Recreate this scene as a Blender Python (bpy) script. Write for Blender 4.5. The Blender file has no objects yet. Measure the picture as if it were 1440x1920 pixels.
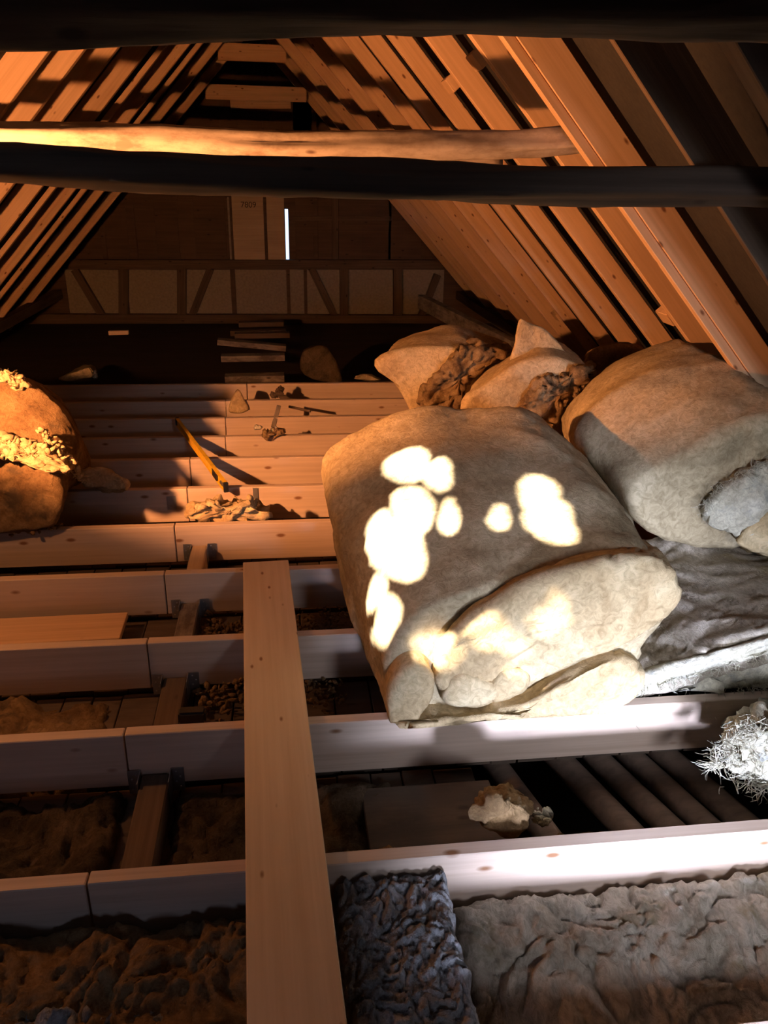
import bpy, bmesh, math, random
from math import radians as R, sin, cos, pi, sqrt
from mathutils import Vector as V, Matrix, noise
from mathutils.bvhtree import BVHTree
random.seed(7)
S = bpy.context.scene
COL = S.collection

# ---------------------------------------------------------------- camera
H, PSI, TH, ROLL, FPX = 1.8, R(7.4), R(22.6), .02, 1500.0
cf = V((sin(PSI)*cos(TH), cos(PSI)*cos(TH), -sin(TH)))
cr0 = V((cos(PSI), -sin(PSI), 0)); cu0 = cr0.cross(cf)
cr = cr0*cos(ROLL) + cu0*sin(ROLL); cu = -cr0*sin(ROLL) + cu0*cos(ROLL)
EYE = V((0, 0, H))
cd = bpy.data.cameras.new('camera'); cam = bpy.data.objects.new('camera', cd); COL.objects.link(cam)
cam.matrix_world = Matrix(((cr.x, cu.x, -cf.x, 0), (cr.y, cu.y, -cf.y, 0), (cr.z, cu.z, -cf.z, H), (0, 0, 0, 1)))
cd.sensor_fit = 'VERTICAL'; cd.sensor_height = 36; cd.lens = 36*FPX/1920; cd.clip_start = .02; cd.clip_end = 100
S.camera = cam

# ---------------------------------------------------------------- light
S.view_settings.view_transform = 'Standard'; S.view_settings.look = 'None'
S.view_settings.gamma = 1; S.view_settings.use_curve_mapping = False
S.view_settings.exposure = 0.0
W = bpy.data.worlds.new('world'); S.world = W; W.use_nodes = True
W.node_tree.nodes['Background'].inputs[0].default_value = (.55, .72, 1, 1)
W.node_tree.nodes['Background'].inputs[1].default_value = 2.0

def light(name, kind, loc, power, col, aim=None, **kw):
    l = bpy.data.lights.new(name, kind); l.energy = power; l.color = col
    for k, v in kw.items(): setattr(l, k, v)
    o = bpy.data.objects.new(name, l); COL.objects.link(o); o.location = loc
    if aim is not None: o.rotation_euler = (V(aim)-V(loc)).to_track_quat('-Z', 'Y').to_euler()
    return o
SUN_DIR = V((.64, .44, -.68)).normalized()
LAMP = V((-1.74, 2.84, 1.22))
light('sun', 'SUN', (-4, -2, 6), 36, (1, .86, .70), V((-4, -2, 6))+SUN_DIR, angle=R(.7))
light('warm_work_light', 'SPOT', LAMP, 650, (1, .385, .13), LAMP+V((.92, 1.6, .80)), shadow_soft_size=.03, spot_size=R(128), spot_blend=.28)
light('work_light_spill', 'POINT', LAMP+V((0, 0, .03)), 34, (1, .42, .15), shadow_soft_size=.05)
light('daylight_hatch', 'AREA', (.75, -1.4, .50), 22, (.66, .74, 1), (1.18, 2.0, -.14), shape='SQUARE', size=.36, spread=R(30))
light('cool_fill_left', 'AREA', (-.7, -1.4, 1.0), 1.0, (.60, .70, 1), (-.5, 2.2, 0), shape='SQUARE', size=.5, spread=R(80))  # added cool ambient fill for the left joist fronts, no opening here
light('daylight_back', 'AREA', (1.35, -1.3, 1.62), 11, (.84, .87, 1), (1.85, 2.9, .1), shape='SQUARE', size=.5, spread=R(58))

# ---------------------------------------------------------------- helpers
def ray(px, py): return cf + cr*((px-720)/FPX) - cu*((py-960)/FPX)
def atY(px, py, y):
    r = ray(px, py); return EYE + r*(y/r.y)
def atZ(px, py, z):
    r = ray(px, py); return EYE + r*((z-H)/r.z)
RX, RZ, SL = -.29, 3.7, .93               # ridge position, ridge height, run per rise of the rafters' undersides
def atR(px, py, side, off=0):
    r = ray(px, py); n = V((side, 0, SL)); d = side*RX + SL*RZ + off
    return EYE + r*((d - n.dot(EYE))/n.dot(r))
def roofx(side, z, off=0): return RX + side*(SL*(RZ-z)+off)

def tag(o, label=None, cat=None, group=None, kind=None):
    if label: o['label'] = label
    if cat: o['category'] = cat
    if group: o['group'] = group
    if kind: o['kind'] = kind
    return o
def link(name, me, mat, parent=None):
    o = bpy.data.objects.new(name, me); COL.objects.link(o)
    if mat: me.materials.append(mat)
    if parent: o.parent = parent
    return o
def obj(name, bm, mat, parent=None, smooth=False, mw=None):
    bmesh.ops.recalc_face_normals(bm, faces=bm.faces)
    me = bpy.data.meshes.new(name); bm.to_mesh(me); bm.free()
    if smooth: me.polygons.foreach_set('use_smooth', [True]*len(me.polygons))
    o = link(name, me, mat, parent)
    if mw is not None: o.matrix_world = mw
    return o
def empty(name, loc=(0, 0, 0)):
    o = bpy.data.objects.new(name, None); COL.objects.link(o); o.location = loc; o.empty_display_size = .1; return o
def box_bm(sx, sy, sz, bev=.003, c=(0, 0, 0), bm=None, segs=1):
    own = bm is None
    b = bmesh.new()
    bmesh.ops.create_cube(b, size=1)
    for v in b.verts: v.co = V((v.co.x*sx, v.co.y*sy, v.co.z*sz))
    if bev: bmesh.ops.bevel(b, geom=b.edges[:], offset=bev, segments=segs, affect='EDGES')
    for v in b.verts: v.co += V(c)
    if own: return b
    me = bpy.data.meshes.new('t'); b.to_mesh(me); b.free(); bm.from_mesh(me); bpy.data.meshes.remove(me); return bm
def frame(a, b, up):
    a, b = V(a), V(b); x = (b-a).normalized(); up = V(up); y = up.cross(x).normalized(); z = x.cross(y)
    m = Matrix((x, y, z)).transposed().to_4x4(); m.translation = (a+b)/2; return m
def timber(name, a, b, w, h, mat, up=(0, 0, 1), bev=.003, parent=None, **t):
    """a straight timber from a to b, w across, h along up; length on local X"""
    L = (V(b)-V(a)).length
    o = obj(name, box_bm(L, w, h, bev), mat, None, mw=frame(a, b, up))
    if parent: o.parent = parent; o.matrix_parent_inverse = Matrix.Translation(-V(parent.location))
    return tag(o, **t)

# ---------------------------------------------------------------- materials
def newmat(name):
    m = bpy.data.materials.new(name); m.use_nodes = True; nt = m.node_tree
    return m, nt, nt.nodes['Principled BSDF']
def N(nt, t, **kw):
    n = nt.nodes.new('ShaderNode'+t)
    for k, v in kw.items():
        if k in n.inputs.keys(): n.inputs[k].default_value = v
        else: setattr(n, k, v)
    return n
def ramp(nt, fac, stops):
    r = N(nt, 'ValToRGB'); e = r.color_ramp.elements
    e[0].position, e[0].color = stops[0][0], (*stops[0][1], 1)
    e[1].position, e[1].color = stops[-1][0], (*stops[-1][1], 1)
    for p, c in stops[1:-1]:
        q = e.new(p); q.color = (*c, 1)
    nt.links.new(fac, r.inputs[0]); return r.outputs[0]
def mixc(nt, f, a, b, mode='MIX'):
    m = N(nt, 'Mix', data_type='RGBA', blend_type=mode)
    for s, v in ((m.inputs[0], f), (m.inputs[6], a), (m.inputs[7], b)):
        if isinstance(v, (int, float)): s.default_value = v
        elif isinstance(v, tuple): s.default_value = (*v, 1)
        else: nt.links.new(v, s)
    return m.outputs[2]
def coords(nt, scale, rnd=True):
    tc = N(nt, 'TexCoord'); mp = N(nt, 'Mapping'); mp.inputs['Scale'].default_value = scale
    nt.links.new(tc.outputs['Object'], mp.inputs[0])
    if rnd:
        oi = N(nt, 'ObjectInfo'); ml = N(nt, 'Math', operation='MULTIPLY'); ml.inputs[1].default_value = 37.
        nt.links.new(oi.outputs['Random'], ml.inputs[0]); cx = N(nt, 'CombineXYZ')
        for i in range(3): nt.links.new(ml.outputs[0], cx.inputs[i])
        nt.links.new(cx.outputs[0], mp.inputs['Location'])
    return mp.outputs[0]
def bump(nt, bsdf, h, strength, dist):
    b = N(nt, 'Bump'); b.inputs['Strength'].default_value = strength; b.inputs['Distance'].default_value = dist
    nt.links.new(h, b.inputs['Height']); nt.links.new(b.outputs[0], bsdf.inputs['Normal'])

def wood(name, dark, light_, knot, rough=.65, knots=True, gs=1.0, bs=.25, dirt=None, ks=1.0):
    m, nt, B = newmat(name)
    n1 = N(nt, 'TexNoise', Scale=1.0, Detail=5.0, Roughness=.6); nt.links.new(coords(nt, (1.2*gs, 45*gs, 45*gs)), n1.inputs['Vector'])
    n2 = N(nt, 'TexNoise', Scale=1.0, Detail=3.0); nt.links.new(coords(nt, (1.5, 5, 5)), n2.inputs['Vector'])
    mx = N(nt, 'Math', operation='MULTIPLY_ADD'); mx.inputs[1].default_value = .55
    nt.links.new(n1.outputs[0], mx.inputs[0])
    m2 = N(nt, 'Math', operation='MULTIPLY'); m2.inputs[1].default_value = .45; nt.links.new(n2.outputs[0], m2.inputs[0])
    nt.links.new(m2.outputs[0], mx.inputs[2])
    c = ramp(nt, mx.outputs[0], [(.32, dark), (.62, light_)])
    if knots:
        vo = N(nt, 'TexVoronoi', Scale=1.0); vo.inputs['Randomness'].default_value = 1
        nt.links.new(coords(nt, (4.0*ks, 9*ks, 9*ks)), vo.inputs['Vector'])
        k = ramp(nt, vo.outputs['Distance'], [(.06, (1, 1, 1)), (.13, (0, 0, 0))])
        c = mixc(nt, k, c, knot)
    if dirt:
        d = N(nt, 'TexNoise', Scale=1.0, Detail=6.0, Roughness=.7); nt.links.new(coords(nt, (4, 9, 9)), d.inputs['Vector'])
        k = ramp(nt, d.outputs[0], [(.42, (0, 0, 0)), (.62, (1, 1, 1))]); c = mixc(nt, k, c, dirt)
    nt.links.new(c, B.inputs['Base Color']); B.inputs['Roughness'].default_value = rough
    bump(nt, B, n1.outputs[0], bs, .003)
    return m
def wool(name, a, b, c, spots=None, scale=1.0, bs=.7, stretch=(1, 1, 1)):
    m, nt, B = newmat(name)
    co = coords(nt, (scale*stretch[0], scale*stretch[1], scale*stretch[2]))
    n1 = N(nt, 'TexNoise', Scale=3.2, Detail=7.0, Roughness=.62, Distortion=.6); nt.links.new(co, n1.inputs['Vector'])
    n2 = N(nt, 'TexNoise', Scale=28.0, Detail=8.0, Roughness=.7, Distortion=1.2); nt.links.new(co, n2.inputs['Vector'])
    n3 = N(nt, 'TexNoise', Scale=150.0, Detail=4.0, Roughness=.7); nt.links.new(co, n3.inputs['Vector'])
    col = ramp(nt, n1.outputs[0], [(.33, a), (.5, b), (.68, c)])
    f = ramp(nt, n2.outputs[0], [(.34, (.66, .64, .60)), (.6, (1.06, 1.06, 1.06))])
    col = mixc(nt, 1.0, col, f, 'MULTIPLY')
    if spots:
        n4 = N(nt, 'TexNoise', Scale=6.0, Detail=5.0, Roughness=.6); nt.links.new(coords(nt, (1, 1, 1)), n4.inputs['Vector'])
        k = ramp(nt, n4.outputs[0], [(.58, (0, 0, 0)), (.68, (1, 1, 1))]); col = mixc(nt, k, col, spots)
    nt.links.new(col, B.inputs['Base Color']); B.inputs['Roughness'].default_value = 1; B.inputs['Specular IOR Level'].default_value = .08
    ad = N(nt, 'Math', operation='MULTIPLY_ADD'); ad.inputs[1].default_value = .3
    nt.links.new(n3.outputs[0], ad.inputs[0]); nt.links.new(n2.outputs[0], ad.inputs[2])
    bump(nt, B, ad.outputs[0], bs, .012)
    return m
def plain(name, col, rough=.5, metal=0.0, noise_=.15):
    m, nt, B = newmat(name)
    n = N(nt, 'TexNoise', Scale=25.0, Detail=4.0); nt.links.new(coords(nt, (1, 1, 1)), n.inputs['Vector'])
    c = ramp(nt, n.outputs[0], [(.3, tuple(x*(1-noise_) for x in col)), (.7, tuple(min(1, x*(1+noise_)) for x in col))])
    nt.links.new(c, B.inputs['Base Color']); B.inputs['Roughness'].default_value = rough; B.inputs['Metallic'].default_value = metal
    return m

M = dict(
    pine=wood('new_pine', (.46, .34, .255), (.62, .485, .39), (.22, .10, .045)),
    rafter=wood('rafter_pine', (.54, .33, .18), (.72, .47, .28), (.20, .085, .035), ks=1.35),
    plank=wood('plank_pine', (.60, .43, .27), (.72, .55, .37), (.24, .11, .05), ks=1.7),
    old=wood('old_brown_wood', (.065, .042, .028), (.15, .10, .065), (.04, .025, .02), .85, True, 1, .5),
    grey=wood('old_grey_wood', (.16, .13, .115), (.30, .25, .21), (.06, .04, .03), .85, True, 1, .5, (.09, .07, .06)),
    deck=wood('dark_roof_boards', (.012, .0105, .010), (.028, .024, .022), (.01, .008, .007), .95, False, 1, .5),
    log=wood('old_log', (.05, .032, .022), (.13, .085, .058), (.05, .03, .02), .85, True, .6, .7),
    logpale=wood('peeled_log', (.44, .35, .27), (.66, .54, .43), (.16, .09, .06), .75, True, .5, .6, (.30, .22, .16)),
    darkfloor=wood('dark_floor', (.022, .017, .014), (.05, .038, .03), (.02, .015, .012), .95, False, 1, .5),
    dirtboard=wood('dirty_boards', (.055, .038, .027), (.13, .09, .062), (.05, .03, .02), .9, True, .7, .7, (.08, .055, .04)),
    pole=wood('brown_pole', (.15, .10, .07), (.28, .19, .135), (.07, .04, .03), .9, False, .7, .5),
    gable=wood('gable_boards', (.07, .043, .028), (.13, .08, .05), (.04, .025, .02), .85, True, .5, .4),
    panel=plain('pale_wall_panel', (.30, .25, .18), .9),
    hatch=wood('pale_hatch_boards', (.42, .30, .19), (.55, .41, .27), (.2, .1, .05), .8, False),
    metal=plain('galvanised_steel', (.42, .43, .45), .38, .85, .12),
    black=plain('black_plastic', (.015, .015, .016), .4),
    yellow=plain('yellow_paint', (.80, .48, .03), .4),
    nail=plain('nail_steel', (.6, .6, .6), .3, .9),
    ink=plain('faded_black_stencil', (.06, .04, .03), .9),
    wyel=wool('yellow_wool', (.46, .33, .18), (.60, .46, .27), (.68, .56, .36)),
    wtan=wool('tan_wool', (.33, .265, .165), (.49, .40, .255), (.60, .51, .35), None, 1.0, .6),
    wgrey=wool('grey_wool', (.34, .29, .225), (.52, .455, .37), (.68, .61, .51), (.36, .30, .2), 1.6, .9, (1, .55, 1)),
    wpale=wool('pale_wool', (.55, .50, .38), (.70, .66, .52), (.80, .77, .66), (.38, .38, .34), 1.4, .9),
    wdirty=wool('dirty_wool', (.05, .035, .025), (.11, .08, .052), (.19, .135, .09), (.06, .045, .035), 1.6, 1.0),
    wbrown=wool('brown_wool', (.17, .10, .05), (.30, .19, .095), (.42, .28, .15), (.12, .085, .055), 1.5, .9),
    wtorn=wool('torn_wool', (.16, .10, .055), (.38, .26, .14), (.58, .43, .25), (.08, .05, .03), 3.0, 1.0),
    wash=wool('blue_grey_wool', (.22, .22, .225), (.42, .42, .44), (.66, .66, .70), None, 3.0, 1.0, (1, .8, 1)),
)

# ---------------------------------------------------------------- shell
DEX = .24                                   # roof boards lie this far (horizontally) outside the rafters' undersides
Y0, Y1, ZB = -1.6, 14.75, -.75
def slope_grid(bm, side, ya, yb, z0, z1, ny, nz, off=DEX, keep=None):
    vs = [[bm.verts.new((roofx(side, z0+(z1-z0)*j/nz, off), ya+(yb-ya)*i/ny, z0+(z1-z0)*j/nz)) for j in range(nz+1)] for i in range(ny+1)]
    for i in range(ny):
        for j in range(nz):
            if keep is None or keep((vs[i][j].co+vs[i+1][j+1].co)/2): bm.faces.new((vs[i][j], vs[i+1][j], vs[i+1][j+1], vs[i][j+1]))
def quad(bm, *p): bm.faces.new([bm.verts.new(q) for q in p])

# gable wall behind everything, with one narrow open chink beside the hatch
GY = 14.6
g = lambda x, y: atY(x, y, GY)
bm = bmesh.new()
sl0, sl1 = g(536, 470).x, g(542, 470).x; szt, szb = g(540, 392).z, g(540, 490).z
for (xa, xb, za, zb) in ((-5, sl0, -1, 4.2), (sl1, 5, -1, 4.2), (sl0, sl1, -1, szb), (sl0, sl1, szt, 4.2)):
    box_bm(xb-xa, .05, zb-za, 0, ((xa+xb)/2, GY+.025, (za+zb)/2), bm)
tag(obj('wall_far', bm, M['gable']), kind='structure')
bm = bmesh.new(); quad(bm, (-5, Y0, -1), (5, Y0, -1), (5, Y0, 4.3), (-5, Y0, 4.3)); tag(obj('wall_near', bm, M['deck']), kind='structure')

# ---------------------------------------------------------------- rafters
def rafter(side, y, label, mat='rafter', w=.048, h=.155, off=0, z0=-.45, z1=3.62, cat='rafter', group=None, dy=0):
    s = sqrt(1+SL*SL); n = V((side/s, 0, SL/s))            # outward normal of the slope
    a = V((roofx(side, z0, off), y, z0)) + n*h/2; b = V((roofx(side, z1, off), y+dy, z1)) + n*h/2
    return timber('rafter', a, b, w, h, M[mat], up=n, label=label, cat=cat, group=group)
ordn = ['first', 'second', 'third', 'fourth', 'fifth', 'sixth', 'seventh', 'eighth', 'ninth', 'tenth', 'eleventh', 'twelfth', 'thirteenth', 'fourteenth', 'fifteenth', 'sixteenth']
# right slope: old dark ones nearest, then the lamp-lit new pine
rafter(1, 1.72, 'dark old rafter at the top right corner, nearest of the right slope', 'old', .10, .17)
rafter(1, 2.25, 'dark old rafter on the right slope, second from the top right corner', 'old', .08, .17)
rafter(1, 2.86, 'dark brown old rafter with a thin lamp-lit edge, just right of the bright pine rafters', 'old', .03, .19)
ry = [3.60, 4.20, 4.95, 5.75, 6.5, 7.25, 8.1, 9.1, 10.2, 11.4, 12.6, 13.8]
rh = [.14, .112, .118, .115, .108, .105, .15, .15, .15, .15, .15, .15]
for i, y in enumerate(ry):
    rafter(1, y if i else 3.66, '%s new pine rafter from the camera on the right roof slope' % ordn[i] + (', the widest' if i == 0 else ''),
           w=.05, h=rh[i])
tag(timber('furring_strip', V((roofx(1, -.4, -.03), 3.668, -.4)), V((roofx(1, 3.5, -.03), 3.668, 3.5)), .05, .04, M['rafter'], up=(1, 0, SL)),
    'narrow pine strip fixed below the widest bright rafter on the right slope', 'batten')
ly = [5.2, 5.98, 6.63, 7.39, 8.35, 8.9, 9.84, 10.45, 11.6, 13.0]
lh = [.17, .19, .2, .21, .17, .05, .16, .05, .13, .13]
for i, y in enumerate(ly):
    rafter(-1, y, '%s new pine rafter from the camera on the left roof slope' % ordn[i], w=.06, h=lh[i])
# little spacer blocks seen in the gaps
for px, py, lab in ((895, 112, 'small pine block bridging the gap between two right rafters, nearest the top log'),
                    (845, 158, 'small pine block in the gap between two rafters, left of and below its twin'),
                    (1045, 592, 'small pine block low between two rafters above the rear insulation rolls'),
                    (1252, 592, 'small pine block low between two rafters, behind the big right-hand roll'),
                    (1385, 690, 'small pine block at the foot of the gap beside the widest bright rafter')):
    p = atR(px, py, 1, .06); u = V((-SL, 0, 1)).normalized()
    timber('spacer_block', p-u*.045, p+u*.045, .14, .05, M['rafter'], up=(1, 0, SL), label=lab, cat='wood block')
# high collar boards near the far ridge
for y, z, lab in ((12.0, 3.28, 'pale collar board across the ridge, nearest of the far ones'), (13.6, 2.95, 'dim collar board across the ridge close to the gable')):
    w = SL*(RZ-z)+.05
    timber('collar_board', (RX-w, y, z), (RX+w, y, z), .045, .2, M['rafter'], label=lab, cat='beam')

# ---------------------------------------------------------------- log tie beams
def log(name, pts, r, mat, label, seed, nseg=26, per=10, rough=.012):
    P = []
    for i in range(len(pts)-1):
        p0 = V(pts[max(i-1, 0)]); p1 = V(pts[i]); p2 = V(pts[i+1]); p3 = V(pts[min(i+2, len(pts)-1)])
        for k in range(per):
            t = k/per; P.append(.5*((2*p1)+(-p0+p2)*t+(2*p0-5*p1+4*p2-p3)*t*t+(-p0+3*p1-3*p2+p3)*t**3))
    P.append(V(pts[-1]))
    bm = bmesh.new(); rings = []
    c0 = P[len(P)//2]
    for i, p in enumerate(P):
        d = (P[min(i+1, len(P)-1)]-P[max(i-1, 0)]).normalized(); u = V((0, 0, 1)); a = d.cross(u).normalized(); b = a.cross(d)
        rr = r if isinstance(r, float) else r[0]+(r[1]-r[0])*i/(len(P)-1)
        ring = []
        for k in range(nseg):
            th = 2*pi*k/nseg; q = p+(a*cos(th)+b*sin(th))*rr
            q += (a*cos(th)+b*sin(th))*(noise.noise(V((q.x*1.3+seed, cos(th)*1.2, sin(th)*1.2)))*rough*2+noise.noise(V((q.x*9+seed, cos(th)*5, sin(th)*5)))*rough*.5)
            ring.append(bm.verts.new(q-c0))
        rings.append(ring)
    for i in range(len(rings)-1):
        for k in range(nseg): bm.faces.new((rings[i][k], rings[i][(k+1) % nseg], rings[i+1][(k+1) % nseg], rings[i+1][k]))
    bm.faces.new(rings[0]); bm.faces.new(rings[-1][::-1])
    o = obj(name, bm, mat, smooth=True); o.location = c0
    return tag(o, label, 'beam')
def lx(y, pts): return [tuple(atY(a, b, y)) for a, b in pts]
log('log_tie_beam', lx(1.5, ((-700, -20), (0, -12), (720, -10), (1440, -18), (1750, -25))), .066, M['log'], 'dark log tie beam across the very top of the view', 3)
log('log_tie_beam', lx(2.66, ((-1300, 270), (-400, 290), (0, 304), (300, 322), (560, 334), (900, 345), (1440, 350), (1620, 352))), (.052, .058), M['log'], 'dark bark-brown log tie beam spanning the full width below the bright one', 11)
log('log_tie_beam', lx(3.78, ((-650, 225), (-200, 240), (0, 252), (250, 266), (540, 279), (800, 275), (1000, 268), (1080, 262), (1120, 259))), (.062, .055), M['logpale'], 'pale peeled log tie beam lit bright orange by the lamp, cracked lengthwise', 23, rough=.014)
for y_, z_, lab in ((5.25, 1.90, 'unseen log tie beam added for its shadow, just behind the pale one'), (7.0, 1.98, 'log tie beam added for its shadow, hidden behind the pale one, over the far joists'), (10.0, 2.13, 'farthest log tie beam, unseen and added for its shadow, in front of the gable')):  # unseen logs added to cast the stepped shadow bands on the rafters
    w_ = SL*(RZ-z_)-.02
    log('log_tie_beam', [(RX-w_, y_, z_+.03), (RX-.4, y_, z_), (RX+.5, y_, z_), (RX+w_, y_, z_+.02)], .052, M['logpale'], lab, y_)

# ---------------------------------------------------------------- floor joists
JY = [1.150, 1.76, 2.40, 3.0, 3.63, 4.22, 4.80, 5.37, 5.875, 6.38, 6.92, 7.53]
JX = [-.57, -.58, -.59, -.60, -.61, -.63, -.62, -.66, -.45, -.48, -.51, -.35]
JD, JW = .22, .048
for k, (y, x) in enumerate(zip(JY, JX)):
    yc = y-JW/2; e = .0025
    where = 'from the camera' if k else ''
    n = ordn[k-1]
    xr = roofx(1, 0, -.01); xl = roofx(-1, 0, -.01)
    if k == 0:
        timber('joist', (x+e, yc, -JD/2), (xr, yc, -JD/2), JW, JD, M['pine'], label='new pine joist just entering at the bottom right corner', cat='joist'); continue
    extra = {1: ', white in the daylight', 2: ', carrying the front of the big roll', 4: ', under the far plank end', 6: ', with the spirit level resting on it', 11: ', last before the dark floor'}.get(k, '')
    timber('joist', (x+e, yc+.003, -JD/2), (xr, yc-.012, -JD/2), JW, JD, M['pine'], label='right half of the %s full pine joist%s' % (n, extra), cat='joist')
    timber('joist', (xl, yc+.012, -JD/2+.001), (x-e, yc, -JD/2), JW, JD, M['pine'], label='left half of the %s full pine joist, butted at the joint line' % n, cat='joist')

# walkway plank lying on the joists
pa, pb = (atZ(463, 1920, .03)+atZ(650, 1920, .03))/2, (atZ(456, 1058, .03)+atZ(541, 1058, .03))/2
pa = pa + (pa-pb).normalized()*.5
for p in (pa, pb): p.z = .0245
timber('walkway_plank', pa, pb, .222, .047, M['plank'], label='long new pine plank with dark knots laid across the joists towards the camera', cat='plank')

# old noggings with joist hangers in the bays
nog = [(1, .10, .10, 'old', -.22), (2, .10, .10, 'old', -.22), (3, .09, .10, 'grey', -.21), (4, .085, .12, 'hatch', -.18), (5, .085, .12, 'old', -.18)]
labs = ['dark wooden nogging in the nearest open bay left of the plank', 'dark wooden nogging in the second open bay, a black clamp-like bracket beside it', 'greyish split nogging in the third bay left of the plank',
        'pale slanted nogging end between two steel hangers', 'low wooden nogging under torn wool near the spirit level']
for (k, w, h, m, zc), lab in zip(nog, labs):
    ya, yb = JY[k], JY[k+1]-JW
    x = -.495 if k < 4 else -.50
    if k == 5: x = -.30; w = .1
    root = empty('nogging', (x, (ya+yb)/2, zc-h/2)); tag(root, lab, 'beam')
    o = obj('timber', box_bm(yb-ya-.004, w, h, .006), M[m], root); o.rotation_euler = (0, 0, pi/2); o.location = (0, 0, h/2)
    # hangers at far joist: two flanges on the joist face and a seat
    if k < 5:
        for s in (-1, 1):
            b = bmesh.new()
            box_bm(.045, .003, .10, 0, (s*(w/2+.025), 0, .02), b); box_bm(.003, .07, .10, 0, (s*(w/2+.003), -.035, .02), b)
            hg = obj('joist_hanger', b, M['metal'], root); hg.location = (0, (yb-ya)/2-.004, h/2+.0)
            for q in range(4):
                nb = bmesh.new(); bmesh.ops.create_cone(nb, cap_ends=True, segments=8, radius1=.0035, radius2=.0035, depth=.004)
                no = obj('nail', nb, M['nail'], hg); no.rotation_euler = (pi/2, 0, 0); no.location = (s*(w/2+.02+.014*(q % 2)), -.003, .055-.022*q)
# steel hanger tabs by the level bay
for x, y, s, lab in ((-.72, JY[6]-JW-.003, .07, 'steel hanger plate on the joist behind the level bay'),
                     (-.20, JY[6]-JW-.003, .04, 'small bright steel hanger corner right of the torn wool')):
    o = obj('joist_hanger', box_bm(s*.8, .003, .09, 0), M['metal']); o.location = (x, y, -.09 if s > .05 else -.05); tag(o, lab, 'bracket')
b = box_bm(.10, .05, .05, .008, segs=2); box_bm(.03, .03, .09, .006, (-.03, 0, -.02), b)
o = obj('clamp_bracket', b, M['black']); o.location = atZ(358, 1345, -.02)+V((0, .04, -.02)); tag(o, 'black clamp-like bracket in the shadow beside the second nogging', 'bracket')

# ---------------------------------------------------------------- bay floors
def boards_floor(name, x0, x1, y0, y1, z, mat, bw=.13, seed=0):
    bm = bmesh.new(); x = x0; rnd = random.Random(seed)
    while x < x1:
        w = bw*rnd.uniform(.8, 1.3); box_bm(w-.006, y1-y0, .03, .003, (x+w/2, (y0+y1)/2, z-.015+rnd.uniform(-.008, .004)), bm); x += w
    return obj(name, bm, M[mat])
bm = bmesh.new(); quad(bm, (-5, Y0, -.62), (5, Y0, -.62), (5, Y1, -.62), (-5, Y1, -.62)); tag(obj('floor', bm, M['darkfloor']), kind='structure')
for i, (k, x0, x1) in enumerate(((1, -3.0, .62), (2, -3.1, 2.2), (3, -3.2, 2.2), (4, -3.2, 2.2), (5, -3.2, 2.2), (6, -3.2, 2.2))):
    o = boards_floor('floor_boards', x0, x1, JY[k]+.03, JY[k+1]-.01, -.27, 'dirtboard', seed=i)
    tag(o, '%s strip of dirty old ceiling boards down between the joists, counted from the camera' % ordn[i], 'floor boards', kind='structure')

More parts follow.
